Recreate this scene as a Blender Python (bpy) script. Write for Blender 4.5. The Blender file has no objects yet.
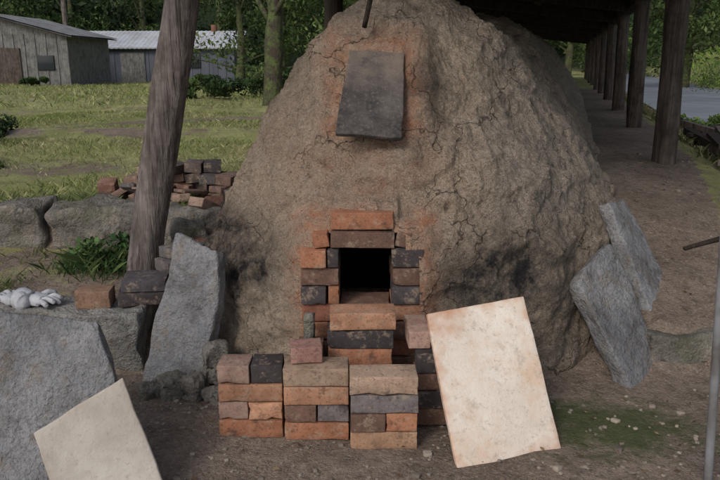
import bpy, bmesh, math, random
import numpy as np
from mathutils import Vector, noise, Matrix
random.seed(7); rng=np.random.default_rng(7)
D=bpy.data; S=bpy.context.scene
def link(o,parent=None):
    S.collection.objects.link(o)
    if parent: o.parent=parent
    return o
def empty(name,loc=(0,0,0)):
    e=D.objects.new(name,None); e.empty_display_size=.1; link(e); return e
def fbm(x,y,z,o=4): return noise.fractal(Vector((x,y,z)),1.0,2.0,o)
def sstep(x,a,b):
    t=min(1,max(0,(x-a)/(b-a))); return t*t*(3-2*t)
# ---------------------------------------------------------------- materials
class M:
    def __init__(s,name,rough=.9):
        s.m=D.materials.new(name); s.m.use_nodes=True; s.n=s.m.node_tree.nodes; s.l=s.m.node_tree.links
        s.b=s.n['Principled BSDF']; s.b.inputs['Roughness'].default_value=rough
        s.b.inputs['Specular IOR Level'].default_value=.2
        s.tc=s.n.new('ShaderNodeTexCoord').outputs['Object']; s.h=None
    def mapping(s,scale,src=None):
        k=s.n.new('ShaderNodeMapping'); k.inputs['Scale'].default_value=scale; s.l.new(src or s.tc,k.inputs[0]); return k.outputs[0]
    def noise(s,scale,detail=4,rough=.6,vec=None,col=False,dist=0):
        k=s.n.new('ShaderNodeTexNoise'); k.inputs['Scale'].default_value=scale; k.inputs['Detail'].default_value=min(detail,4)
        k.inputs['Roughness'].default_value=rough; k.inputs['Distortion'].default_value=dist; s.l.new(vec or s.tc,k.inputs['Vector']); return k.outputs['Color' if col else 'Fac']
    def vor(s,scale,feature='DISTANCE_TO_EDGE',vec=None):
        k=s.n.new('ShaderNodeTexVoronoi'); k.feature=feature; k.inputs['Scale'].default_value=scale; s.l.new(vec or s.tc,k.inputs['Vector']); return k.outputs['Distance']
    def attr(s,name,col=False):
        k=s.n.new('ShaderNodeAttribute'); k.attribute_name=name; return k.outputs['Color' if col else 'Fac']
    def mr(s,v,a,b,c=0,d=1):
        k=s.n.new('ShaderNodeMapRange'); s.l.new(v,k.inputs[0])
        for i,x in enumerate((a,b,c,d)): k.inputs[i+1].default_value=x
        return k.outputs[0]
    def math(s,op,a,b=None):
        k=s.n.new('ShaderNodeMath'); k.operation=op
        for i,x in enumerate((a,b)):
            if x is None: continue
            if isinstance(x,(int,float)): k.inputs[i].default_value=x
            else: s.l.new(x,k.inputs[i])
        return k.outputs[0]
    def mix(s,f,a,b,mode='MIX'):
        k=s.n.new('ShaderNodeMix'); k.data_type='RGBA'; k.blend_type=mode
        for i,x in ((0,f),(6,a),(7,b)):
            if isinstance(x,(int,float)): k.inputs[i].default_value=x
            elif isinstance(x,tuple): k.inputs[i].default_value=(*x,1)
            else: s.l.new(x,k.inputs[i])
        return k.outputs[2]
    def warp(s,scale,amt):
        c=s.noise(scale,3,.6,col=True)
        k=s.n.new('ShaderNodeVectorMath'); k.operation='MULTIPLY_ADD'; s.l.new(c,k.inputs[0]); k.inputs[1].default_value=(amt,)*3; s.l.new(s.tc,k.inputs[2]); return k.outputs[0]
    def bump(s,h,st,dist):
        k=s.n.new('ShaderNodeBump'); k.inputs['Strength'].default_value=st; k.inputs['Distance'].default_value=dist
        s.l.new(h,k.inputs['Height'])
        if s.h: s.l.new(s.h,k.inputs['Normal'])
        s.h=k.outputs[0]; s.l.new(s.h,s.b.inputs['Normal'])
    def col(s,c):
        if isinstance(c,tuple): s.b.inputs['Base Color'].default_value=(*c,1)
        else: s.l.new(c,s.b.inputs['Base Color'])
        return s
def stone_mat(name,a,b,spots=(.05,.05,.05),rough=.85,sc=4,moss=0.0,warm=(.2,.16,.12)):
    m=M(name,rough); c=m.mix(m.mr(m.noise(sc,8,.65),.35,.65),a,b)
    c=m.mix(m.mr(m.noise(sc*2.3,8,.75),.5,.68,0,.8),c,spots)
    c=m.mix(m.mr(m.noise(sc*3.7,8,.75,vec=m.mapping((1,1.4,.6))),.52,.66,0,.6),c,warm)
    c=m.mix(m.mr(m.noise(80,3,.8),.45,.65,0,.5),c,(a[0]*.45,a[1]*.45,a[2]*.45))
    if moss: c=m.mix(m.mr(m.noise(sc*.9,6,.6,vec=m.mapping((1,1.3,.8))),.5,.66,0,moss),c,(.045,.06,.02))
    m.col(c); m.bump(m.noise(11,10,.75),.9,.04); m.bump(m.noise(75,4,.8),.7,.008); return m.m
# kiln clay
m=M('kiln_clay',.95)
c=m.mix(m.mr(m.noise(2.2,8,.7),.35,.66),(.25,.195,.148),(.43,.345,.26))
c=m.mix(m.mr(m.math('ADD',m.attr('ash'),m.math('MULTIPLY',m.math('SUBTRACT',m.noise(3.4,8,.75),.5),1.4)),.3,.9,0,.75),c,(.235,.208,.19))
c=m.mix(m.mr(m.noise(9,8,.75),.42,.62,0,.55),c,(.45,.38,.30))
c=m.mix(m.mr(m.noise(30,6,.8),.50,.64,0,.6),c,(.145,.112,.086))
c=m.mix(m.mr(m.noise(95,4,.85),.53,.66,0,.75),c,(.58,.51,.43))
c=m.mix(m.mr(m.noise(140,4,.85),.55,.66,0,.6),c,(.08,.06,.048))
sc=m.math('MULTIPLY',m.attr('scorch'),m.mr(m.noise(8,7,.75),.3,.6))
c=m.mix(sc,c,m.mix(m.mr(m.noise(13,6,.75),.35,.6),(.43,.18,.10),(.49,.32,.225)))
so=m.math('MULTIPLY',m.attr('soot'),m.mr(m.noise(6,8,.8),.22,.58))
c=m.mix(so,c,(.026,.024,.026))
w=m.warp(6,.22)
c1=m.mr(m.vor(2.5,vec=w),0,.010,1,0); c1=m.math('MULTIPLY',c1,m.mr(m.noise(1.9,3),.45,.53))
w2=m.warp(13,.1)
c2=m.mr(m.vor(6.5,vec=w2),0,.018,1,0); c2=m.math('MULTIPLY',c2,m.mr(m.math('ADD',m.noise(3.1,3),m.math('MULTIPLY',m.attr('scorch'),.10)),.60,.67))
cr=m.math('MAXIMUM',c1,m.math('MULTIPLY',c2,.7))
c=m.mix(m.math('MULTIPLY',cr,.72),c,(.05,.037,.03)); m.col(c)
m.bump(m.noise(14,10,.78),1.0,.04); m.bump(m.noise(60,6,.85),1.0,.02); m.bump(m.math('SUBTRACT',1.0,cr),.9,.015)
KILN=m.m
# bricks
m=M('fired_brick',.85)
a=m.attr('Col',True); c=m.mix(m.mr(m.noise(11,8,.75),.35,.66,0,.7),a,m.mix(1.0,a,(.45,.41,.41),'MULTIPLY'))
c=m.mix(m.mr(m.noise(17,8,.8),.53,.66,0,.6),c,(.36,.28,.21))
c=m.mix(m.mr(m.noise(8,8,.8),.56,.68,0,.7),c,(.05,.04,.038))
c=m.mix(m.mr(m.noise(90,4,.8),.53,.66,0,.6),c,(.035,.028,.025))
m.col(c); m.bump(m.noise(30,8,.75),.5,.007); m.bump(m.noise(140,4,.8),.6,.003); BRICK=m.m
# ground
m=M('earth_ground',.95)
d=m.mix(m.mr(m.noise(1.7,8,.7),.35,.65),(.185,.14,.11),(.32,.255,.205))
d=m.mix(m.mr(m.noise(14,8,.8),.45,.66,0,.65),d,(.10,.075,.058))
d=m.mix(m.mr(m.noise(45,4,.85),.55,.64,0,.7),d,(.44,.37,.31))
d=m.mix(m.mr(m.noise(110,4,.85),.54,.67,0,.6),d,(.46,.39,.32))
d=m.mix(m.mr(m.noise(70,4,.85),.55,.66,0,.65),d,(.07,.052,.042))
g=m.mix(m.mr(m.noise(.9,8,.7),.35,.65),(.23,.245,.09),(.39,.385,.17))
g=m.mix(m.mr(m.noise(3,8,.8),.50,.64,0,.75),g,(.19,.155,.095))
gm=m.mr(m.math('ADD',m.attr('grass'),m.math('MULTIPLY',m.math('SUBTRACT',m.noise(5,8,.7),.5),1.2)),.4,.6)
c=m.mix(gm,d,g)
mm=m.mr(m.math('ADD',m.attr('moss'),m.math('MULTIPLY',m.math('SUBTRACT',m.noise(7,8,.8),.5),2.0)),.3,.9,0,.8)
c=m.mix(mm,c,(.07,.095,.03))
c=m.mix(m.attr('forest'),c,(.018,.03,.012))
m.col(c); m.bump(m.noise(7,10,.75),.8,.05); m.bump(m.noise(50,7,.85),1.0,.02); GROUND=m.m
# wood
def wood(name,a,b):
    m=M(name,.85); v=m.mapping((1,1,.07))
    c=m.mix(m.mr(m.noise(26,8,.75,vec=v),.38,.64),a,b)
    c=m.mix(m.mr(m.noise(60,6,.7,vec=m.mapping((1,1,.03))),.52,.66,0,.85),c,(a[0]*.25,a[1]*.25,a[2]*.25))
    c=m.mix(m.mr(m.noise(5,6,.75),.45,.66,0,.7),c,(a[0]*.5,a[1]*.48,a[2]*.42))
    m.col(c); m.bump(m.noise(34,8,.75,vec=v),.9,.02); m.bump(m.noise(90,4,.7),.3,.003); return m.m
POST=wood('weathered_post_wood',(.11,.092,.085),(.25,.215,.20))
DARKW=wood('dark_timber',(.03,.023,.018),(.065,.05,.04))
DPOST=wood('dark_post_wood',(.055,.045,.038),(.13,.108,.095))
BARNW=wood('grey_barn_boards',(.13,.13,.128),(.26,.257,.25))
DOORW=wood('dark_door_boards',(.07,.055,.048),(.14,.115,.10))
STONE=stone_mat('grey_slab_stone',(.17,.172,.182),(.31,.31,.32),(.10,.09,.085),sc=3)
STONE2=stone_mat('rough_wall_stone',(.13,.12,.108),(.28,.255,.225),(.045,.042,.036),sc=4,moss=.4)
CONC=stone_mat('old_concrete',(.18,.178,.17),(.32,.31,.295),(.08,.076,.07),sc=3,moss=.2)
def shelf(name,a,b,st,ed,ea):
    m=M(name,.8)
    c=m.mix(m.mr(m.noise(3,8,.65),.35,.65),a,b)
    c=m.mix(m.mr(m.noise(2.6,9,.8),.46,.62,0,.75),c,st)
    c=m.mix(m.mr(m.noise(11,9,.8),.55,.67,0,.5),c,(.42,.36,.31))
    e=m.attr('edge'); e=m.mr(m.math('ADD',e,m.math('MULTIPLY',m.math('SUBTRACT',m.noise(3.4,6,.75),.5),3.6)),.6,1.5,0,ea)
    c=m.mix(e,c,ed)
    c=m.mix(m.mr(m.noise(60,5,.8),.55,.68,0,.5),c,(.3,.25,.2))
    m.col(c); m.bump(m.noise(25,8,.75),.5,.008); return m.m
SHELF=shelf('pale_kiln_shelf',(.66,.57,.48),(.77,.70,.62),(.64,.46,.33),(.48,.21,.10),.85)
SHELF2=shelf('grey_kiln_shelf',(.44,.40,.35),(.53,.49,.44),(.37,.33,.29),(.34,.24,.17),.4)
m=M('sooty_plate',.8)
c=m.mix(m.mr(m.noise(5,8,.75),.35,.65),(.035,.032,.034),(.12,.105,.098))
c=m.mix(m.math('MULTIPLY',m.attr('pale'),m.mr(m.noise(9,6,.75),.3,.6)),c,(.20,.16,.135))
c=m.mix(m.mr(m.noise(60,4,.8),.53,.66,0,.5),c,(.22,.19,.16)); m.col(c); m.bump(m.noise(30,8,.75),.7,.012); PLATE=m.m
m=M('firebox_painted_dark',1); m.col((.008,.007,.007)); FIREDARK=m.m  # near-black colour painting the shade inside the firebox
m=M('road_asphalt',.6); m.col(m.mix(m.mr(m.noise(1.2,8,.7),.35,.65),(.15,.165,.19),(.23,.25,.28))); m.bump(m.noise(80,4,.8),.4,.004); ROAD=m.m
m=M('foliage',.6); a=m.attr('Col',True); m.col(a)
tr=m.n.new('ShaderNodeBsdfTranslucent'); m.l.new(a,tr.inputs[0]); mx=m.n.new('ShaderNodeMixShader'); mx.inputs[0].default_value=.3
m.l.new(m.b.outputs[0],mx.inputs[1]); m.l.new(tr.outputs[0],mx.inputs[2]); m.l.new(mx.outputs[0],m.n['Material Output'].inputs[0]); LEAF=m.m
m=M('bark_moss',.9); c=m.mix(m.mr(m.noise(4,8,.75),.42,.6),(.07,.055,.045),(.10,.135,.045)); c=m.mix(m.mr(m.noise(14,8,.8),.5,.65),c,(.03,.028,.022)); m.col(c); m.bump(m.noise(20,8,.7,vec=m.mapping((1,1,.2))),.9,.04); BARK=m.m
m=M('corrugated_metal',.5); m.col(m.mix(m.mr(m.noise(1.5,8,.7),.4,.7),(.48,.5,.54),(.33,.33,.34))); METAL=m.m
m=M('blue_grey_cladding',.7); m.col(m.mix(m.mr(m.noise(2,8,.7,vec=m.mapping((1,1,.3))),.35,.65),(.07,.08,.105),(.12,.13,.16))); CLAD=m.m
m=M('rusty_red',.8); m.col(m.mix(m.noise(4),(.12,.06,.045),(.25,.12,.08))); RUST=m.m
m=M('window_glass',.15); m.col((.03,.035,.04)); GLASS=m.m
m=M('cotton',.95); m.col(m.mix(m.mr(m.noise(9),.4,.65),(.32,.33,.36),(.47,.48,.51))); m.bump(m.noise(35,6,.7),.6,.01); COTTON=m.m
m=M('galvanised_pipe',.5); m.col(m.mix(m.mr(m.noise(6,8,.7),.4,.7),(.2,.205,.22),(.1,.09,.085))); PIPE=m.m
m=M('pebble_stone',.9); m.col(m.mix(m.mr(m.noise(5,3),.35,.65),(.12,.10,.085),(.34,.29,.24))); m.bump(m.noise(60),.5,.005); PEB=m.m
# ---------------------------------------------------------------- mesh helpers
def mesh(name,v,f,mat,parent=None,smooth=True,attrs=None,colors=None):
    me=D.meshes.new(name); me.from_pydata([tuple(p) for p in v],[],f)
    if smooth: me.polygons.foreach_set('use_smooth',[True]*len(me.polygons))
    me.materials.append(mat)
    for k,a in (attrs or {}).items():
        at=me.attributes.new(k,'FLOAT','POINT'); at.data.foreach_set('value',np.asarray(a,dtype=np.float32))
    if colors is not None:
        at=me.color_attributes.new('Col','FLOAT_COLOR','POINT'); c=np.ones((len(v),4),np.float32); c[:,:3]=colors; at.data.foreach_set('color',c.ravel())
    me.update(); return link(D.objects.new(name,me),parent)
_c={}
def rbox(half,r,n=5):
    key=(tuple(round(h,4) for h in half),r,n)
    if key in _c: return _c[key]
    idx={};V=[];F=[]
    ts=[]
    for h in half:
        k=max(1e-6,min(.49,r/(h*2)))
        ts.append(sorted(set([0,k*.35,k]+list(np.linspace(k,1-k,n))+[1-k,1-k*.35,1])))
    def vid(i,j,k):
        if (i,j,k) in idx: return idx[(i,j,k)]
        p=np.array([(ts[0][i]*2-1)*half[0],(ts[1][j]*2-1)*half[1],(ts[2][k]*2-1)*half[2]])
        q=np.array([max(-(h-r),min(h-r,x)) for x,h in zip(p,half)]); d=p-q; L=np.linalg.norm(d)
        p=q+d/L*r if L>0 else p
        V.append(p); idx[(i,j,k)]=len(V)-1; return len(V)-1
    n0,n1,n2=[len(t)-1 for t in ts]
    for a in range(n0):
        for b in range(n1):
            F.append((vid(a,b,0),vid(a,b+1,0),vid(a+1,b+1,0),vid(a+1,b,0)))
            F.append((vid(a,b,n2),vid(a+1,b,n2),vid(a+1,b+1,n2),vid(a,b+1,n2)))
    for a in range(n0):
        for b in range(n2):
            F.append((vid(a,0,b),vid(a+1,0,b),vid(a+1,0,b+1),vid(a,0,b+1)))
            F.append((vid(a,n1,b),vid(a,n1,b+1),vid(a+1,n1,b+1),vid(a+1,n1,b)))
    for a in range(n1):
        for b in range(n2):
            F.append((vid(0,a,b),vid(0,a,b+1),vid(0,a+1,b+1),vid(0,a+1,b)))
            F.append((vid(n0,a,b),vid(n0,a+1,b),vid(n0,a+1,b+1),vid(n0,a,b+1)))
    _c[key]=(np.array(V),F); return _c[key]
def slab(name,corners,thick,mat,rough=.01,edge=.02,r=.012,parent=None,n=14,extra=None,bow=(0,0,0,0)):
    P=[Vector(c) for c in corners]
    W=((P[1]-P[0]).length+(P[2]-P[3]).length)/2; H=((P[3]-P[0]).length+(P[2]-P[1]).length)/2
    V,F=rbox((W/2,thick/2,H/2),r,n)
    nr=((P[1]-P[0]).cross(P[3]-P[0])).normalized()
    ux=(P[1]-P[0]).normalized(); uz=(P[3]-P[0]).normalized()
    sd=random.random()*50; out=[];E=[]
    for p in V:
        u=p[0]/W+.5; v=.5-p[2]/H
        un=abs(u-.5)*2; vn=abs(v-.5)*2
        q=(P[0]*(1-u)+P[1]*u)*(1-v)+(P[3]*(1-u)+P[2]*u)*v
        q=q+nr*(p[1]+thick/2)
        fu=1-abs(2*u-1)**1.5; fv=1-abs(2*v-1)**1.5
        q=q-uz*bow[0]*fu*(1-v)+uz*bow[2]*fu*v+ux*bow[1]*fv*u-ux*bow[3]*fv*(1-u)
        nz=noise.noise_vector(Vector((q.x*4+sd,q.y*4,q.z*4)))+.5*noise.noise_vector(Vector((q.x*12+sd,q.y*12,q.z*12)))+.25*noise.noise_vector(Vector((q.x*34+sd,q.y*34,q.z*34)))
        q=q+nr*nz.x*rough+ux*nz.y*edge*un**5+uz*nz.z*edge*vn**5
        out.append(q); E.append(max(un,vn)**5)
    at={'edge':E}
    if extra: at['pale']=[extra(o) for o in out]
    o=mesh(name,out,F,mat,parent,True,at)
    bm=bmesh.new(); bm.from_mesh(o.data); bmesh.ops.recalc_face_normals(bm,faces=bm.faces); bm.to_mesh(o.data); bm.free()
    return o
ORG=(.47,.215,.125);ORG2=(.50,.27,.17);PNK=(.45,.30,.245);TAN=(.46,.33,.24);DRK=(.085,.072,.075);DB=(.20,.12,.092);GRY=(.19,.17,.17);RED=(.34,.145,.095)
def bricks(name,lst,parent=None,mat=None,n=5,jit=1.0):
    VV=[];FF=[];CC=[];off=0
    for b in lst:
        x0,x1,y,dp,z0,z1,col=b[:7]; rz=b[7] if len(b)>7 else random.uniform(-.035,.035)*jit
        rx=b[8] if len(b)>8 else random.uniform(-.008,.008)
        half=((x1-x0)/2-.0015,dp/2,(z1-z0)/2-.0012)
        V,F=rbox(tuple(round(h,4) for h in half),.0035,n); sd=random.random()*90
        R=Matrix.Rotation(rz,3,'Z')@Matrix.Rotation(rx,3,'Y'); ctr=Vector(((x0+x1)/2,y+dp/2+random.uniform(-.007,.007)*jit,(z0+z1)/2))
        k=random.uniform(.75,1.15); cols=np.array(col)*k
        for p in V:
            q=Vector(p); nz=noise.noise_vector(q*12+Vector((sd,0,0))); nz2=noise.noise_vector(q*60+Vector((sd,3,0)))
            chip=max(0,noise.noise(q*22+Vector((0,sd,0)))-.28)
            ed=sum(1 for a in range(3) if abs(p[a])>half[a]-.005)>=2
            q=q+nz*.0022+nz2*.0009
            if ed: q=Vector([c_-math.copysign(min(abs(c_),chip*.02),c_) for c_ in q])
            VV.append(R@q+ctr); CC.append(cols)
        FF+= [tuple(i+off for i in f) for f in F]; off+=len(V)
    return mesh(name,VV,FF,mat or BRICK,parent,True,None,np.array(CC))
def rock(name,c,half,mat,rz=0,amp=.25,r=None,parent=None,tilt=0,n=7,sd=None,merge=None):
    r=r or min(half)*.6; V,F=rbox(half,r,n); sd=random.random()*99
    R=Matrix.Rotation(rz,3,'Z')@Matrix.Rotation(tilt,3,'Y'); m0=min(half); out=[]
    for p in V:
        q=Vector(p); nz=noise.noise_vector(q/m0*.7+Vector((sd,0,0)))*amp*m0+noise.noise_vector(q/m0*2.2+Vector((sd,5,0)))*amp*.4*m0
        out.append(R@(q+nz)+Vector(c))
    if merge is not None:
        o=len(merge[0]); merge[0].extend(out); merge[1].extend([tuple(i+o for i in f) for f in F]); return
    return mesh(name,out,F,mat,parent)
def tube(name,pts,radii,mat,parent=None,seg=20,sub=8,amp=.06,cap=True):
    P=[];Rr=[]
    for i in range(len(pts)-1):
        for k in range(sub):
            t=k/sub; P.append(Vector(pts[i]).lerp(Vector(pts[i+1]),t)); Rr.append(radii[i]*(1-t)+radii[i+1]*t)
    P.append(Vector(pts[-1])); Rr.append(radii[-1]); V=[];F=[];sd=random.random()*50
    for i,p in enumerate(P):
        d=(P[min(i+1,len(P)-1)]-P[max(i-1,0)]).normalized(); a=d.orthogonal().normalized() if abs(d.z)<.9 else (Vector((1,0,0))-d*d.x).normalized(); b=d.cross(a)
        for k in range(seg):
            th=2*math.pi*k/seg; dr=a*math.cos(th)+b*math.sin(th)
            rr=Rr[i]*(1+amp*noise.noise(Vector((math.cos(th)*1.3+sd,math.sin(th)*1.3,p.z*2+p.y)))+amp*.35*noise.noise(Vector((math.cos(th)*5+sd,math.sin(th)*5,p.z*3))))
            V.append(p+dr*rr)
    for i in range(len(P)-1):
        for k in range(seg):
            F.append((i*seg+k,i*seg+(k+1)%seg,(i+1)*seg+(k+1)%seg,(i+1)*seg+k))
    if cap: F.append(tuple(range(seg-1,-1,-1))); F.append(tuple((len(P)-1)*seg+k for k in range(seg)))
    return mesh(name,V,F,mat,parent)
def beam(name,a,b,w,h,mat,parent=None):
    a=Vector(a);b=Vector(b);d=(b-a).normalized(); s=d.cross(Vector((0,0,1))).normalized(); u=s.cross(d)
    V=[];
    for p in (a,b):
        for i,j in((-1,-1),(1,-1),(1,1),(-1,1)): V.append(p+s*i*w/2+u*j*h/2)
    return mesh(name,V,[(3,2,1,0),(4,5,6,7),(0,1,5,4),(1,2,6,5),(2,3,7,6),(3,0,4,7)],mat,parent,False)
# ---------------------------------------------------------------- terrain
def axis(y):
    t=y-3.3
    return .17+.287*(t if t>.6 else (0 if t<-.6 else (t+.6)**2/2.4))
def interp(x,a,b): return float(np.interp(x,a,b))
def gh(x,y):
    l=x-axis(y)
    zs=interp(y,[2.9,5.1,7],[0,.69,.72]); zt=interp(y,[2.98,3.1,4,5.1,7],[0,.19,.44,.69,.72])
    zr=zs+(zt-zs)*sstep(x,1.25,1.45)
    if l>1.7:
        zr+= (min(zr,.5)-zr)*sstep(l,1.75,2.3)
        zr+= (1.25 if y>8 else 1.25*sstep(y,4,8))*sstep(l,5.6,7.4) + max(0,l-7)*.10*sstep(y,4,8)
    zl0=interp(y,[3.0,3.12,4.1,4.2,8.6,9.0,13,13.5,40],[0,.27,.30,.48,.44,.54,.46,.56,.22]); zl1=interp(y,[3.0,4.1,8.6,9.0,13,13.5,40],[0,.46,.44,.54,.46,.56,.22])
    zl=zl0+(zl1-zl0)*sstep(x,-1.15,-.95)
    if y>5: zl+= .12*noise.noise(Vector((x*.4,y*.4,0)))*sstep(y,5,8)
    z=zl+(zr-zl)*sstep(l,-.6,.6)
    z+= .014*fbm(x*2.5,y*2.5,0,4)+.03*noise.noise(Vector((x*.7,y*.7,3)))*sstep(y,3,4)
    if l>0 and y>3: z+=.02*noise.noise(Vector((x*3,y*3,7)))
    if y>46: z+=sstep(y,46,95)*16+max(0,y-95)*.12+ 1.5*noise.noise(Vector((x*.05,y*.05,0)))*sstep(y,46,70)
    if y>8 and l>9: z+=sstep(l,9,40)*9
    return z
def axis_vals(f0,f1,step,lo,hi,g=1.12):
    v=list(np.arange(f0,f1+1e-6,step)); s=step;x=f1
    while x<hi: s=min(s*g,14); x+=s; v.append(x)
    s=step;x=f0
    while x>lo: s=min(s*g,14); x-=s; v.insert(0,x)
    return v
xs=axis_vals(-3.2,3.6,.04,-260,260,1.08); ys=axis_vals(1.2,6.0,.04,-60,420,1.06)
def fieldmask(x,y):
    d=abs((x+4.2)-(y-9.5)*.9+.5*noise.noise(Vector((x*.4,y*.4,4)))); 
    p=1-.9*math.exp(-(d/.4)**2)*sstep(y,5.5,7)*(1-sstep(y,11,14))
    p-=.9*max(0,noise.noise(Vector((x*.55+3,y*.55,8))))*1.3
    p-=.7*(math.exp(-((y-8.8-.3*noise.noise(Vector((x,0,0))))/.22)**2)+math.exp(-((y-13.2)/.35)**2))
    return max(0,min(1,p))
V=[];G=[];MO=[];FO=[]
for y in ys:
    for x in xs:
        V.append((x,y,gh(x,y))); l=x-axis(y)
        g=0
        if l<0: g=sstep(y,4.1,4.6)*sstep(-x,.6,1.3) if y<6 else sstep(-l,1.1,1.8)
        if l<0 and 3.05<y<4.1 and x<-1.2: g=.42
        if l>2.0: g=max(g,sstep(l,5.5,6.0)); 
        if 1.75<l<2.3: g=.6
        if y>18: g=1 if not 2.2<l<5.6 else g
        if l<-1.3: g*=.25+.75*fieldmask(x,y)
        G.append(g)
        MO.append(1.1*math.exp(-((x-.98)/.42)**2-((y-2.5)/.26)**2)+.3*math.exp(-((x+.55)/.3)**2-((y-2.75)/.15)**2)); FO.append(sstep(y,44,50))
nx=len(xs); F=[(j*nx+i,j*nx+i+1,(j+1)*nx+i+1,(j+1)*nx+i) for j in range(len(ys)-1) for i in range(nx-1)]
mesh('ground',V,F,GROUND,None,True,{'grass':G,'moss':MO,'forest':FO})
V=[];F=[]
yy=list(np.linspace(1,70,90))
for y in yy:
    for l in (2.45,3.2,4.0,4.8,5.45): V.append((axis(y)+l,y,.515+ .03*noise.noise(Vector(((axis(y)+l)*.7,y*.7,3)))*sstep(y,3,4)+.014))
F=[(j*5+i,j*5+i+1,(j+1)*5+i+1,(j+1)*5+i) for j in range(len(yy)-1) for i in range(4)]
mesh('road',V,F,ROAD)
# ---------------------------------------------------------------- kiln
kiln=empty('clay_kiln')
zc=np.array([-.15,0,.3,.57,.85,1.16,1.38,1.5,1.6,1.68,1.735]); wc=np.array([1.29,1.26,1.17,1.07,.945,.77,.63,.53,.42,.27,0])
fz=np.array([-.15,0,.6,.85,1.1,1.4,1.55,1.65,1.735]); fy=np.array([2.74,2.76,2.83,2.93,3.07,3.33,3.50,3.64,3.9])
L=np.concatenate([[0],np.cumsum(np.hypot(np.diff(zc),np.diff(wc)))]); NR=220
t=np.linspace(0,L[-1],NR); zz=np.interp(t,L,zc); ww=np.interp(t,L,wc)
def sm(a,k=7):
    p=np.pad(a,k,mode='reflect',reflect_type='odd'); return np.convolve(p,np.ones(2*k+1)/(2*k+1),'same')[k:-k]
zz=sm(zz);ww=np.maximum(sm(ww),0);ww[-1]=0
fyy=sm(np.interp(zz,fz,fy),6); yc=4.05
cols=[('L',y) for y in np.concatenate([np.linspace(15,6,30),np.linspace(5.9,yc+.03,50)])]+[('A',th) for th in np.linspace(-math.pi/2,math.pi/2,380)]+[('R',y) for y in np.concatenate([np.linspace(yc+.03,5.9,100),np.linspace(6,15,90)])]
V=[];SC=[];SO=[];AS=[]
for (k,a) in cols:
    for i in range(NR):
        z=zz[i];w=ww[i]
        if k=='A':
            s_=math.sin(a);c_=math.cos(a); e=2/2.15
            xl=w*math.copysign(abs(s_)**e,s_); y=yc-(yc-fyy[i])*abs(c_)**e
        else: xl=w*(-1 if k=='L' else 1); y=a
        fr=1-sstep(y,4.3,5.2)
        if xl>0: xl*=1.045-(.04+.13*fr)*sstep(z,.5,1.6)
        xl-=.035*sstep(z,1.1,1.7)*fr
        zz_=z*(1-.06*math.exp(-((y-5.0)/.55)**2)+.025*sstep(y,5.4,6.5)+.02*math.sin(y*1.3)*sstep(y,6,8))
        x=axis(y)+xl
        n=Vector((xl/(w*w+.2),(-.9 if k=='A' else 0)*(math.cos(a) if k=='A' else 0),.25+z*.35)).normalized()
        q=Vector((x,y,zz_)); d=.055*noise.noise(q*1.7)+.034*noise.noise(q*4+Vector((9,0,0)))+.020*noise.noise(q*9)+.011*noise.noise(q*20)+.008*noise.noise(q*42)+.006*noise.noise(q*75)
        r_=1-abs(noise.noise(q*3.3+Vector((0,4,0)))); d+=.02*(r_**6-.4)
        qq=q+noise.noise_vector(q*5)*.06
        d+=.020*sstep(noise.noise(qq*2.1+Vector((3,1,8))),.0,.07)+.014*sstep(noise.noise(qq*3.6+Vector((7,1,2))),.05,.1)-.016
        if y<3.3:
            # clay packed round the brick mouth
            dx=max(0,abs(x-.012)-.25); dz=max(0,z-(.70 if abs(x-.012)>.15 else .785)); dd=math.hypot(dx,dz)
            f=math.exp(-(dd/.09)**2); d=d*(1-.6*f)+.030*math.exp(-(dd/.055)**2)+.012*noise.noise(q*13)*f
        if y<3.7:
            d-=.05*math.exp(-((x-.385)**2+(z-.80)**2)/.018**2)
            inx=(1-sstep(abs(x-.055),.13,.18))*(1-sstep(abs(z-1.30),.17,.22)); d=d*(1-.8*inx)-.03*inx
            d+=.045*math.exp(-((abs(x-.055)-.235)/.05)**2)*(1-sstep(abs(z-1.30),.15,.3))+.035*math.exp(-((z-1.55)/.04)**2)*(1-sstep(abs(x-.055),.15,.3))
        q=q+n*d
        V.append(q)
        sc=0;so=0
        if y<3.9:
            dx=max(0,abs(x-.015)-.26); dz=max(0,z-.74); sc=math.exp(-((math.hypot(dx,dz))/.07)**2)
            dx=max(0,abs(x-.06)-.16); dz=max(0,abs(z-1.28)-.17); sc=max(sc,.95*math.exp(-((math.hypot(dx,dz))/.07)**2))
            sc=max(sc,.42*math.exp(-((x-.0)/.4)**2-((z-.9)/.28)**2))
            so=2.0*math.exp(-((x+.60)/.21)**2-((z-.53)/.14)**2)+1.2*math.exp(-((x-.62)/.28)**2-((z-.50)/.19)**2)+.6*math.exp(-((x-.95)/.2)**2-((z-.2)/.25)**2)
            so=max(so,.65*math.exp(-((x-.30)/.1)**2-((z-1.25)/.2)**2))
            so=max(so,.75*math.exp(-((x-.4)/.18)**2-((z-.25)/.2)**2))
        SC.append(min(1,sc)); SO.append(min(1,so)); AS.append(min(1,max(.9*sstep(x,.25,.8)*sstep(z,.4,.9),.8*sstep(z,1.35,1.65))))
F=[]
for c0 in range(len(cols)-1):
    for i in range(NR-1):
        a=c0*NR+i; idx=(a,a+NR,a+NR+1,a+1)
        cx=sum(V[j].x for j in idx)/4;cy=sum(V[j].y for j in idx)/4;cz=sum(V[j].z for j in idx)/4
        wb=.008*noise.noise(Vector((cx*30,cz*30,0)))
        if cy<3.15 and -.232+wb<cx<.252+wb and cz<.628+wb: continue
        if cy<3.15 and -.172<cx<.187 and cz<.695+wb: continue
        if cy<3.15 and -.115<cx<.135 and cz<.78+wb: continue
        F.append(idx)
mesh('clay_shell',V,F,KILN,kiln,True,{'scorch':SC,'soot':SO,'ash':AS})
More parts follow.
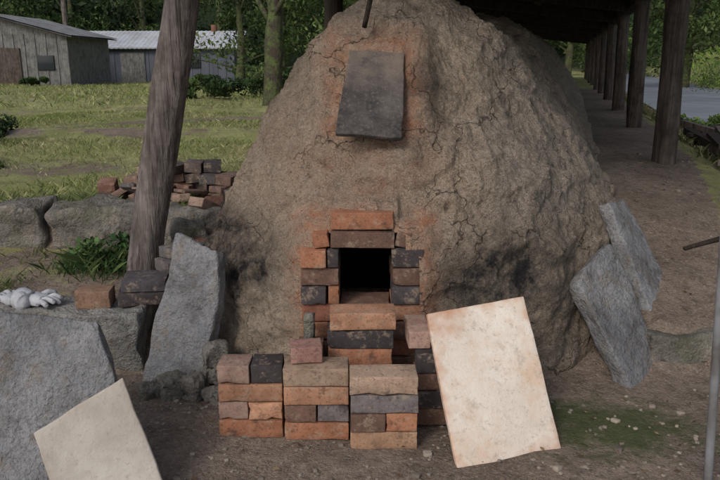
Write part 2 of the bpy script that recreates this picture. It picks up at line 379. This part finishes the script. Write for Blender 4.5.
def box_open(name,x0,x1,y0,y1,z0,z1,mat,parent):
    V=[(x0,y0,z0),(x1,y0,z0),(x1,y1,z0),(x0,y1,z0),(x0,y0,z1),(x1,y0,z1),(x1,y1,z1),(x0,y1,z1)]
    return mesh(name,V,[(0,3,7,4),(1,5,6,2),(3,2,6,7),(4,7,6,5),(0,1,2,3)],mat,parent,False)
box_open('firebox_dark_backing',-.26,.29,3.05,3.55,.1,.72,FIREDARK,kiln)  # backing box added behind the mouth, its black colour keeps the opening dark
h=.081; B=[]
y0=2.815
lc=[ORG,DB,DRK,RED,ORG,DB,DRK];rc=[DRK,DB,DRK,ORG2,DB,RED,DB]
for i in range(7):
    z1=.633-i*h; z0=z1-h+.003
    if i%2: B.append((-.25,-.088,y0+.01,.22,z0,z1,lc[i]))
    else: B+=[(-.25,-.140,y0,.22,z0,z1,lc[i]),(-.137,-.088,y0+.008,.22,z0,z1,lc[(i+2)%7])]
    B+=[(.134,.272,y0+.01*(i%2),.22,z0,z1,rc[i])]
B+=[(-.125,.145,y0+.008,.22,.637,.708,DB),(-.122,.142,y0+.024,.22,.712,.787,ORG)]
B+=[(-.20,-.13,y0+.025,.2,.637,.70,ORG,.0,-.15),(.15,.215,y0+.025,.2,.637,.705,DB,0,.2)]
for i in range(4): B.append((-.086,.132,y0+.02,.2,.38-(i+1)*h+.004,.38-i*h,[DB,DRK,RED,DB][i]))
bricks('mouth_brickwork',B,kiln)
P0=[(-.05,3.335,1.445),(.205,3.335,1.44),(.182,2.975,1.085),(-.105,2.965,1.10)]
slab('vent_cover_plate',P0,.025,PLATE,.006,.012,.006,kiln,extra=lambda o:sstep(o.z,1.24,1.42))
tube('damper_rod',[(.02,3.40,1.55),(.065,3.30,1.75),(.13,3.25,2.1)],[.012,.012,.012],DARKW,kiln,12)
# ---------------------------------------------------------------- brick stacks
h=.075
def course(x0,y,z,w,cols,split=None,dp=.115):
    if split is None: return [(x0,x0+w,y,dp,z,z+h-.002,cols[0])]
    return [(x0,x0+w*split,y,dp,z,z+h-.002,cols[0]),(x0+w*split+.002,x0+w,y,dp,z,z+h-.002,cols[1])]
B=course(-.537,2.41,0,.245,[ORG])+course(-.537,2.41,h,.245,[PNK,ORG2],.46)+course(-.535,2.41,2*h,.243,[ORG2])+course(-.535,2.41,3*h,.243,[PNK,DRK],.5)
bricks('brick_stack',B)
B=course(-.287,2.385,0,.245,[ORG])+course(-.285,2.385,h,.245,[DB,GRY],.5)+course(-.287,2.385,2*h,.245,[ORG2])+course(-.287,2.385,3*h,.245,[TAN])
bricks('brick_stack',B)
B=course(-.038,2.315,0,.25,[(.36,.22,.14)])+course(-.036,2.315,h,.248,[DB,ORG],.52)+course(-.036,2.315,2*h,.25,[GRY])+course(-.04,2.315,3*h,.25,[TAN])
bricks('brick_stack',B)
B=[]
for i in range(4): B+=course(.216,2.50,i*h,.24,[[DB],[DRK],[DB],[DRK]][i])
B+=[(.185,.275,2.56,.19,4*h,5*h,PNK,.05)]
bricks('brick_stack',B)
B=[]
for i in range(3): B+=[(-.13,.135,2.6,.115,i*.068,(i+1)*.068,DB)]
B+=[(-.13,.13,2.60,.115,.208,.283,ORG),(-.132,.135,2.60,.115,.284,.359,DRK),(-.122,.142,2.598,.115,.36,.435,ORG2)]
bricks('brick_stack',B)
bricks('broken_brick',[(-.265,-.145,2.42,.095,.30,.365,(.36,.2,.17),.12)])
rock('clay_lump',(-.21,2.72,.33),(.022,.03,.06),STONE2)
bricks('brick_stack',[(-.26,-.15,2.66,.12,i*.09,(i+1)*.09-.003,DB) for i in range(3)])
# ---------------------------------------------------------------- slabs and boards
slab('kiln_shelf_board',[(.258,2.545,.455),(.655,2.655,.485),(.752,2.33,.0),(.345,2.19,-.005)],.024,SHELF,.003,.004,.005,n=24)
slab('kiln_shelf_board',[(-1.03,1.98,.265),(-.775,2.10,.395),(-.595,1.96,-.02),(-.85,1.84,-.15)],.02,SHELF2,.003,.008,.006,n=20)
slab('stone_slab',[(-1.62,2.24,.54),(-.90,2.26,.53),(-.72,2.02,-.02),(-1.6,1.9,-.02)],.06,STONE,.012,.02,.012,bow=(.03,0,0,0),n=24)
slab('stone_slab',[(-.83,3.08,.645),(-.62,3.0,.57),(-.72,2.80,-.03),(-1.0,2.86,-.03)],.09,STONE,.018,.025,.015,bow=(0,.03,0,0),n=20)
slab('stone_slab',[(.98,3.02,.43),(1.20,3.24,.55),(1.40,3.0,-.02),(1.20,2.80,-.03)],.08,STONE,.014,.02,.012,bow=(.02,.05,0,-.01),n=20)
slab('stone_slab',[(1.27,3.54,.70),(1.42,3.70,.68),(1.62,3.44,.24),(1.45,3.18,.13)],.07,STONE,.013,.02,.012,bow=(0,.03,0,0),n=20)
slab('retaining_stone',[(1.33,3.02,.175),(1.80,3.03,.185),(1.80,3.0,-.04),(1.34,2.99,-.04)],.14,STONE2,.015,.03,.015)
slab('retaining_stone',[(1.83,3.03,.20),(2.35,3.05,.19),(2.35,3.02,-.04),(1.83,3.0,-.04)],.14,STONE2,.015,.03,.015)
slab('retaining_stone',[(2.38,3.05,.19),(3.0,3.05,.2),(3.0,3.02,-.04),(2.38,3.02,-.04)],.14,STONE2,.015,.03,.015)
for (x,y,z,a,b,cc) in [(-.80,2.76,.04,.055,.05,.045),(-.70,2.74,.045,.05,.045,.045),(-.90,2.76,.02,.05,.045,.03),(-.64,2.86,.15,.055,.05,.045),(-.61,2.72,.02,.045,.04,.03),(-.60,2.80,.06,.04,.04,.05),(-.66,2.82,.07,.04,.04,.04)]:
    rock('field_stone',(x,y,z),(a,b,cc),STONE2,random.random()*3,.6,r=.012)
slab('concrete_ledge',[(-1.75,3.0,.285),(-1.0,2.98,.285),(-1.0,3.0,-.04),(-1.75,3.02,-.04)],.22,CONC,.014,.03,.015)
slab('concrete_ledge',[(-3.2,3.04,.27),(-1.77,3.0,.28),(-1.77,3.02,-.04),(-3.2,3.06,-.04)],.22,CONC,.014,.03,.015)
x=-4.6
for w,hh in [(.3,.13),(.36,.14),(.3,.12),(.4,.15),(.33,.14),(.26,.13),(.2,.12)]:
    rock('terrace_wall_stone',(x+w,4.2,.42+random.uniform(-.01,.01)),(w*.97,.14,hh),STONE2,random.uniform(-.06,.06),.4,r=.03,n=10); x+=2*w
rock('terrace_wall_stone',(-.98,3.88,.42),(.10,.12,.1),STONE2,.4,.4)
bricks('loose_brick',[(-1.32,-1.16,3.06,.11,.285,.37,(.40,.25,.17),.1)])
B=[(-1.15,-.93,3.10,.2,.285,.345,DRK,.25),(-1.13,-.92,3.12,.18,.347,.405,(.12,.11,.12),.15),(-1.02,-.80,3.34,.16,.36,.43,GRY,.7),(-1.0,-.80,3.38,.16,.432,.49,(.17,.16,.16),.95),(-1.0,-.84,3.2,.12,.30,.37,DB,.5)]
bricks('loose_brick_pile',B,jit=2)
B=[];pal=[(.24,.16,.13),(.14,.11,.10),(.30,.2,.16),(.10,.09,.09),(.34,.24,.19),(.24,.13,.1)]
for k,(x0,n_) in enumerate([(-1.62,8),(-1.58,7),(-1.52,6),(-1.42,4)]):
    for i in range(n_):
        B.append((x0+i*.12,x0+i*.12+.115,4.55+random.uniform(-.09,.09)+(.25 if i>5 else 0),.22,.47+k*.068,.47+k*.068+.065,random.choice(pal),random.uniform(-.35,.35),random.uniform(-.15,.15)))
for i in range(26): 
    xx=random.uniform(-1.7,-.72); B.append((xx,xx+random.choice((.2,.11)),random.uniform(4.25,4.5),.11,.47+random.uniform(0,.12),.535+random.uniform(0,.12),random.choice(pal),random.uniform(-1.5,1.5),random.uniform(-.6,.6)))
for i in range(12):
    xx=random.uniform(-1.05,-.80); yy_=random.uniform(3.5,4.15); z_=gh(xx,yy_)+random.uniform(0,.12); B.append((xx,xx+.19,yy_,.11,z_,z_+.06,random.choice(pal),random.uniform(-1.5,1.5),random.uniform(-.5,.5)))
bricks('old_brick_heap',B,n=3)
gl=empty('work_gloves')
def glove(ox,oy,oz,rot,flip):
    R=Matrix.Rotation(rot,3,'Z'); T=Vector((ox,oy,oz))
    def cap(a,b,r0,r1,nm):
        pts=[R@Vector(a)+T,R@(Vector(a).lerp(Vector(b),.5)+Vector((0,0,.012)))+T,R@Vector(b)+T,R@(Vector(b)+(Vector(b)-Vector(a)).normalized()*r1*.6)+T]
        tube(nm,pts,[r0,r0*.95,r1,r1*.35],COTTON,gl,12,4,.25)
    V0,F0=rbox((.045,.05,.022),.02,4); pv=[R@(Vector(p)+noise.noise_vector(Vector(p)*40)*.008)+T for p in V0]; mesh('palm',pv,F0,COTTON,gl)
    for i,(fx,ln) in enumerate([(-.034,.058),(-.012,.07),(.011,.066),(.033,.05)]): cap((fx,.035,0),(fx*1.3,.045+ln,.004-.01*(i%2)),.013,.011,'finger_%d'%(i+1))
    cap((flip*.035,-.01,.004),(flip*.085,.035,.01),.015,.012,'thumb'); cap((0,-.04,0),(0,-.10,.003),.04,.042,'cuff')
glove(-1.62,3.1,.32,.9,1); glove(-1.50,3.08,.325,-1.9,-1)
tube('steel_pole',[(1.165,2.06,-.05),(1.135,2.12,.92)],[.014,.014],PIPE,None,16,8,.02)
tube('bamboo_pole',[(-1.18,1.72,.35),(-.93,1.70,-.02)],[.014,.014],DARKW,None,12)
tube('bamboo_pole',[(-1.26,1.74,.38),(-.99,1.71,-.02)],[.012,.012],DARKW,None,12)
tube('fallen_branch',[(1.8,3.75,gh(1.8,3.75)+.01),(2.1,3.85,gh(2.1,3.85)+.02),(2.6,3.8,gh(2.6,3.8)+.01)],[.012,.016,.014],DARKW,None,10,6,.3)
# ---------------------------------------------------------------- shelter
sh=empty('kiln_shelter')
tube('post',[(-1.155,3.6,.30),(-1.125,3.6,.5),(-.87,3.6,1.68),(-.75,3.6,2.3)],[.10,.090,.083,.08],POST,sh,28,16,.12)
py=[5.1+2.45*i for i in range(10)]
for i,y in enumerate(py):
    x=axis(y)+1.53; tube('post',[(x+.01,y,gh(x,y)-.1),(x-.01,y,1.4),(x-.03,y,2.06)],[.082,.076,.074],DPOST,sh,20,8,.18)
for i,y in enumerate([6.05+2.45*i for i in range(9)]):
    x=axis(y)-1.2; tube('post',[(x,y,gh(x,y)-.1),(x+.03,y,2.3)],[.08,.075],DARKW,sh,16,6,.12)
def rx(l,y): return -.777+ .287*y + l
Y0,Y1=2.6,28
beam('wall_plate',(rx(1.53,Y0),Y0,2.06),(rx(1.53,Y1),Y1,2.06),.12,.12,DARKW,sh)
beam('wall_plate',(rx(-1.25,Y0),Y0,2.34),(rx(-1.25,Y1),Y1,2.34),.12,.12,DARKW,sh)
beam('ridge_beam',(rx(0,Y0),Y0,2.72),(rx(0,Y1),Y1,2.72),.12,.14,DARKW,sh)
y=Y0+.1;i=0
while y<Y1:
    beam('rafter',(rx(1.62,y),y,2.10),(rx(.06,y),y,2.78),.05,.07,DARKW,sh); beam('rafter',(rx(-1.4,y),y,2.36),(rx(-.06,y),y,2.78),.05,.07,DARKW,sh)
    if i%4==2: beam('tie_beam',(rx(1.5,y),y,2.02),(rx(-1.2,y),y,2.3),.1,.12,DARKW,sh)
    y+=.61;i+=1
def corr(name,a,b,y0,y1,mat,z,parent):
    V=[];F=[];ny=int((y1-y0)/.035)
    for j in range(ny+1):
        y=y0+(y1-y0)*j/ny; dz=.01*math.sin(j*math.pi/1.2)
        V+=[(rx(a[0],y),y,a[1]+z+dz),(rx(b[0],y),y,b[1]+z+dz)]
    for j in range(ny): F.append((2*j,2*j+1,2*j+3,2*j+2))
    return mesh(name,V,F,mat,parent)
m=M('rusty_roof_sheet',.7); m.col(m.mix(m.noise(2,8,.7),(.06,.045,.04),(.13,.10,.085))); RS=m.m
corr('roof_sheet',(1.68,2.12),(0,2.85),Y0-.05,Y1,RS,.03,sh); corr('roof_sheet',(-1.48,2.38),(0,2.85),Y0-.05,Y1,RS,.035,sh)
# ---------------------------------------------------------------- buildings
def shed(name,x0,x1,y0,y1,z0,ze,zr,wall,roof,openings,over=.35,ridge='x'):
    e=empty(name); ym=(y0+y1)/2; xm=(x0+x1)/2
    if ridge=='x':
        V=[(x0,y0,z0),(x1,y0,z0),(x1,y0,ze),(x0,y0,ze),(x0,y1,z0),(x1,y1,z0),(x1,y1,ze),(x0,y1,ze),(x0,ym,zr),(x1,ym,zr)]
        F=[(0,1,2,3),(5,4,7,6),(1,5,6,9,2),(4,0,3,8,7)]
        R=[[(x0-over,y0-over,ze-.1),(x1+over,y0-over,ze-.1),(x1+over,ym,zr+.06),(x0-over,ym,zr+.06)],[(x0-over,ym,zr+.06),(x1+over,ym,zr+.06),(x1+over,y1+over,ze-.1),(x0-over,y1+over,ze-.1)]]
    else:
        V=[(x0,y0,z0),(x1,y0,z0),(x1,y0,ze),(x0,y0,ze),(x0,y1,z0),(x1,y1,z0),(x1,y1,ze),(x0,y1,ze),(xm,y0,zr),(xm,y1,zr)]
        F=[(0,1,2,8,3),(5,4,7,9,6),(1,5,6,2),(4,0,3,7)]
        R=[[(x0-over,y0-over,ze-.1),(xm,y0-over,zr+.06),(xm,y1+over,zr+.06),(x0-over,y1+over,ze-.1)],[(xm,y0-over,zr+.06),(x1+over,y0-over,ze-.1),(x1+over,y1+over,ze-.1),(xm,y1+over,zr+.06)]]
    mesh('walls',V,F,wall,e,False)
    for q in R:
        q=[Vector(p) for p in q]; al=(q[1]-q[0]) if ridge=='x' else (q[3]-q[0]); ac=(q[3]-q[0]) if ridge=='x' else (q[1]-q[0])
        n=int(al.length/.12); V=[];F=[]
        nn=al.cross(ac).normalized(); nn=nn if nn.z>0 else -nn
        for i in range(n+1):
            p=q[0]+al*(i/n); dz=nn*(.03 if i%2 else 0); V+=[p+dz,p+ac+dz,p+dz-nn*.07,p+ac+dz-nn*.07]
        for i in range(n): F+=[(4*i,4*i+1,4*i+5,4*i+4),(4*i+2,4*i+6,4*i+7,4*i+3),(4*i,4*i+4,4*i+6,4*i+2)]
        mesh('roof',V,F,roof,e,False)
    for (nm,ax,az,bx,bz,mt) in openings:
        V,F=rbox(((bx-ax)/2,.04,(bz-az)/2),.01,2); mesh(nm,[Vector(p)+Vector(((ax+bx)/2,y0-.03,(az+bz)/2)) for p in V],F,mt,e)
    n=int((x1-x0)/.45)
    for i in range(n+1):
        xx=x0+(x1-x0)*i/n; V,F=rbox((.03,.02,(ze-z0)/2-.03),.004,2); mesh('batten',[Vector(p)+Vector((xx,y0-.012,(ze+z0)/2)) for p in V],F,wall,e)
    return e
e=shed('storage_shed',-16.5,-6.8,39,44,-.1,2.15,2.95,CLAD,METAL,[('door',-12.9,.0,-11.6,1.8,BARNW),('window',-9.6,1.0,-8.6,1.6,GLASS)])
tube('flue_pot',[(-8.3,41.5,2.7),(-8.3,41.5,3.35)],[.16,.16],RUST,e,14,4,.02)
m=M('grey_roof_sheet',.6); m.col(m.mix(m.mr(m.noise(1.5,8,.7),.4,.6),(.13,.13,.135),(.22,.22,.225))); GR2=m.m
e=shed('wooden_barn',-18.6,-12.3,30.5,35.5,.0,2.5,3.25,BARNW,GR2,[('door',-15.3,.05,-14.3,1.9,DOORW),('window',-13.6,1.0,-12.9,1.6,GLASS)],ridge='y')
# ---------------------------------------------------------------- foliage
def leaves(centers,rad,n,size,cols,flat=.6):
    centers=np.array(centers); rad=np.array(rad); ci=rng.integers(0,len(centers),n)
    d=rng.normal(size=(n,3)); d/=np.linalg.norm(d,axis=1)[:,None]; rr=rng.random(n)**.45
    p=centers[ci]+d*rr[:,None]*rad[ci][:,None]*np.array([1,1,flat])
    a=rng.normal(size=(n,3)); a/=np.linalg.norm(a,axis=1)[:,None]; b=np.cross(a,rng.normal(size=(n,3))); b/=np.linalg.norm(b,axis=1)[:,None]
    s=size*(.6+.8*rng.random(n))[:,None]
    V=np.stack([p-a*s,p-b*s*.45,p+a*s,p+b*s*.45],1).reshape(-1,3)
    cl=np.array(cols); base=cl[rng.integers(0,len(cl),len(centers))][ci]
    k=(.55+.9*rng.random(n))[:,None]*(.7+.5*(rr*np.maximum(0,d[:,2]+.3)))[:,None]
    return V,np.repeat(base*k,4,0)
def leafmesh(name,V,C,parent=None,mat=None):
    n=len(V)//4; me=D.meshes.new(name); me.vertices.add(len(V)); me.vertices.foreach_set('co',V.astype(np.float32).ravel())
    me.loops.add(4*n); me.loops.foreach_set('vertex_index',np.arange(4*n,dtype=np.int32)); me.polygons.add(n)
    me.polygons.foreach_set('loop_start',np.arange(0,4*n,4,dtype=np.int32)); me.update(calc_edges=True)
    at=me.color_attributes.new('Col','FLOAT_COLOR','POINT'); c=np.ones((len(V),4),np.float32); c[:,:3]=C; at.data.foreach_set('color',c.ravel())
    me.materials.append(mat or LEAF); me.validate(); return link(D.objects.new(name,me),parent)
GR=[(.06,.10,.03),(.04,.075,.025),(.09,.135,.042),(.033,.058,.023),(.12,.16,.055)]
def tree(name,x,y,h,cr,n=4000,size=.13,tr=.2,cols=GR,low=.35,lean=0):
    e=empty(name); z=gh(x,y)
    tube('trunk',[(x,y,z-.2),(x+lean*.3+.1,y,z+h*.35),(x+lean,y+.1,z+h*.75)],[tr*1.25,tr*.85,tr*.35],BARK,e,14,6,.3)
    cs=[];rd=[]
    for i in range(16):
        a=random.random()*6.28; hh=random.uniform(low,1); r=cr*math.sqrt(random.random())*(1.1-.5*hh)
        c=(x+lean*hh+r*math.cos(a),y+r*math.sin(a),z+h*hh); cs.append(c); rd.append(cr*random.uniform(.22,.42))
        if i<7: tube('limb_%d'%(i+1),[(x+lean*.4,y,z+h*min(.7,hh*.6)),((x+c[0])/2,(y+c[1])/2,z+h*hh*.85),c],[tr*.35,tr*.2,tr*.06],BARK,e,8,4,.15)
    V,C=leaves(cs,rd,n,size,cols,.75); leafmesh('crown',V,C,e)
for i,(x,y,h_,cr) in enumerate([(-24,46,8,4),(-19,48,9,4.2),(-14,47,8,4),(-9.5,49,9,4),(-5,46,8,3.8),(-1,50,9,4),(4,47,8,4),(9,50,9,4),(14.5,42,8,4),(20,40,9,4),(25,38,8,4),(-29,44,9,4)]):
    tree('forest_tree',x,y,h_,cr,4600,.13,.22,low=.12)
tree('mossy_tree',-1.75,14.2,5,2.2,3500,.07,.17,low=.45)
tree('broadleaf_tree',-5.0,30,5.5,2.6,4500,.09,.16,low=.2)
tree('broadleaf_tree',-1.0,24,5,2.4,4500,.08,.16,low=.12)
tree('broadleaf_tree',10.8,24,5.5,2.6,5000,.08,.16,low=.2)
tree('broadleaf_tree',14,22,6,2.8,5000,.08,.16,low=.2)
tree('broadleaf_tree',9.5,33,6,3,4500,.11,.16,low=.12)
cs=[];rd=[]
for i in range(320):
    y=random.uniform(52,95); x=random.uniform(-70,70); cs.append((x,y,gh(x,y)+random.uniform(.5,4.5))); rd.append(random.uniform(1.2,2.8))
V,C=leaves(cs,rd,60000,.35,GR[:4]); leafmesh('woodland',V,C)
def bush(name,x,y,r,n=1500,size=.05,cols=GR,hh=.6):
    z=gh(x,y); cs=[(x+random.uniform(-r,r),y+random.uniform(-r,r)*.7,z+random.uniform(.1,hh)*r) for _ in range(9)]
    V,C=leaves(cs,[r*.45]*9,n,size,cols); leafmesh(name,V,C)
for (x,y,r) in [(-3.2,15.5,.6),(-2.2,17,.9),(-.6,16,.9),(-8.5,37.8,.5),(-5.8,38,1.2),(-4.2,34,1.1),(-2.4,27,1.2),(-13.5,29.6,.4)]: bush('bush',x,y,r,2200,.05 if y<20 else .08)
bush('bush',-4.3,8.0,.35,1800,.025); bush('bush',-3.5,6.3,.22,1200,.02)
for (x,y,r) in [(4.4,9,.3),(3.25,5.9,.18),(8.4,16,.9),(10.6,20,1.2)]: bush('roadside_shrub',x,y,r,1400,.025,[(.1,.16,.04),(.06,.1,.025)])
bush('fern',-1.42,3.72,.17,700,.02,[(.06,.12,.035),(.09,.16,.05),(.04,.085,.03)],.9)
for (x,y,r) in [(-5.2,9.4,.13),(-3.3,5.6,.12),(-4.6,8.8,.16),(-2.6,9.1,.1)]: rock('field_boulder',(x,y,gh(x,y)+r*.3),(r*1.4,r,r*.8),STONE2,random.random()*3,.4)
GC=np.array([(.29,.33,.11),(.22,.27,.09),(.37,.37,.17),(.42,.39,.22),(.16,.20,.065)])
def grass(name,n,xr,yr,hr,wid,dens,cols=GC):
    V=[];C=[];k=0
    while k<n:
        x=random.uniform(*xr); y=random.uniform(*yr); p=dens(x,y)
        if random.random()>p: k+=.25; continue
        k+=1; z=gh(x,y)-.01; hh=random.uniform(*hr)*(.5+.7*p); a=random.random()*6.28; w=wid*random.uniform(.6,1.2); dx,dy=math.cos(a)*w,math.sin(a)*w
        lx,ly=random.gauss(0,.6)*hh,random.gauss(0,.6)*hh
        V+=[(x-dx,y-dy,z),(x+dx,y+dy,z),(x+lx+dx*.1,y+ly+dy*.1,z+hh),(x+lx*.4-dx*.8,y+ly*.4-dy*.8,z+hh*.6)]
        c=cols[min(len(cols)-1,int(abs(noise.noise(Vector((x*.6,y*.6,2))))*6+random.random()*2.0))]*random.uniform(.6,1.25); C+=[c]*4
    leafmesh(name,np.array(V),np.array(C))
def dfield(x,y):
    l=x-axis(y)
    if l>-1.35: return 0
    return max(.04,min(1,fieldmask(x,y)*(.75+.8*noise.noise(Vector((x*.9,y*.9,8))))))
grass('field_grass',60000,(-8,0),(4.35,14),(.02,.065),.004,dfield)
grass('field_grass',36000,(-18,1),(14,38),(.04,.12),.012,dfield)
grass('weeds',900,(-1.75,-1.1),(3.3,4.0),(.05,.14),.003,lambda x,y: max(0,1-math.hypot((x+1.42)/.35,(y-3.7)/.28)),np.array([(.09,.15,.05),(.06,.11,.04),(.12,.17,.06)]))
grass('weeds',2500,(-3.2,-.8),(4.2,4.7),(.04,.11),.004,lambda x,y:max(0,.5+noise.noise(Vector((x*2,y*2,0)))*1.5),np.array([(.13,.18,.06),(.2,.24,.1)]))
grass('weeds',1400,(-3.0,-1.15),(3.15,4.05),(.02,.06),.003,lambda x,y:max(0,.35+noise.noise(Vector((x*3,y*3,0)))*1.5),np.array([(.13,.17,.06),(.2,.2,.1)]))
grass('bank_grass',16000,(6,22),(8,36),(.08,.22),.014,lambda x,y:1 if 5.7<x-axis(y)<12 else 0,np.array([(.23,.35,.07),(.28,.40,.09),(.17,.28,.065)]))
grass('verge_grass',5000,(2.4,8),(5,20),(.04,.11),.005,lambda x,y:1 if 1.8<x-axis(y)<2.35 else 0,np.array([(.1,.13,.045),(.15,.15,.07)]))
mv=([],[])
for i in range(900):
    x=random.uniform(-1.3,2.4); y=random.uniform(2.05,3.0) if random.random()<.65 else random.uniform(3,5.5); l=x-axis(y)
    if y>2.75 and abs(l)<1.25: continue
    if y>3 and x<0: continue
    s_=random.uniform(.003,.007)*(1 if random.random()<.93 else 2.2); rock('',(x,y,gh(x,y)+s_*.3),(s_*1.2,s_,s_*.7),PEB,random.random()*3,.4,merge=mv,n=2)
mesh('pebbles',mv[0],mv[1],PEB)
n=900; X=rng.uniform(-1.3,2.6,n);Y=rng.uniform(2.0,5.5,n); V=[];C=[]
for x,y in zip(X,Y):
    l=x-axis(y)
    if (y>2.72 and abs(l)<1.22) or (y>3 and x<0): continue
    z=gh(x,y)+.008; a=random.random()*6.28; s_=random.uniform(.005,.016); dx,dy=math.cos(a)*s_,math.sin(a)*s_
    V+=[(x-dx,y-dy,z),(x+dy*.4,y-dx*.4,z+.004),(x+dx,y+dy,z+.003),(x-dy*.4,y+dx*.4,z)]; C+=[np.array(random.choice([(.12,.075,.04),(.28,.2,.12),(.07,.045,.035)]))]*4
leafmesh('leaf_litter',np.array(V),np.array(C))
o=empty('timber_offcut_pile')
for i in range(26):
    y=random.uniform(5.0,6.6); x=axis(y)+random.uniform(1.95,2.5); z=gh(x,y)+random.uniform(.02,.22); a=random.uniform(-.6,.6)+1.2; L_=random.uniform(.25,.5)
    beam('offcut_%d'%(i+1),(x-L_*math.cos(a),y-L_*math.sin(a),z),(x+L_*math.cos(a),y+L_*math.sin(a),z+random.uniform(-.05,.08)),random.uniform(.04,.09),random.uniform(.03,.07),random.choice((DARKW,DARKW,POST)),o)
tube('utility_pole',[(-14.9,37,0),(-14.9,37,8)],[.14,.1],POST,None,12)
# ---------------------------------------------------------------- light, world, camera
w=D.worlds.new('World'); S.world=w; w.use_nodes=True; nt=w.node_tree; bg=nt.nodes['Background']
sky=nt.nodes.new('ShaderNodeTexSky'); sky.sky_type='NISHITA'; sky.sun_disc=False
el,az=math.radians(38),math.radians(210)
sky.sun_elevation=el; sky.sun_rotation=az; sky.dust_density=3; sky.air_density=1.0
hs=nt.nodes.new('ShaderNodeHueSaturation'); hs.inputs['Saturation'].default_value=.6
nt.links.new(sky.outputs[0],hs.inputs['Color']); nt.links.new(hs.outputs[0],bg.inputs[0]); bg.inputs[1].default_value=.13
sd=D.lights.new('sun','SUN'); sd.energy=1.0; sd.angle=math.radians(14); sd.color=(1,.96,.9)
so=link(D.objects.new('sun',sd)); dv=Vector((math.sin(az)*math.cos(el),math.cos(az)*math.cos(el),math.sin(el)))
so.rotation_euler=dv.to_track_quat('Z','Y').to_euler()
cd=D.cameras.new('camera'); cam=link(D.objects.new('camera',cd)); cam.location=(0,0,1.4); cam.rotation_euler=(math.radians(90-14.4),0,0)
cd.lens=35; cd.sensor_width=36; cd.clip_end=1500; cd.clip_start=.05; S.camera=cam
S.view_settings.view_transform='Standard'; S.view_settings.look='None'; S.view_settings.exposure=0
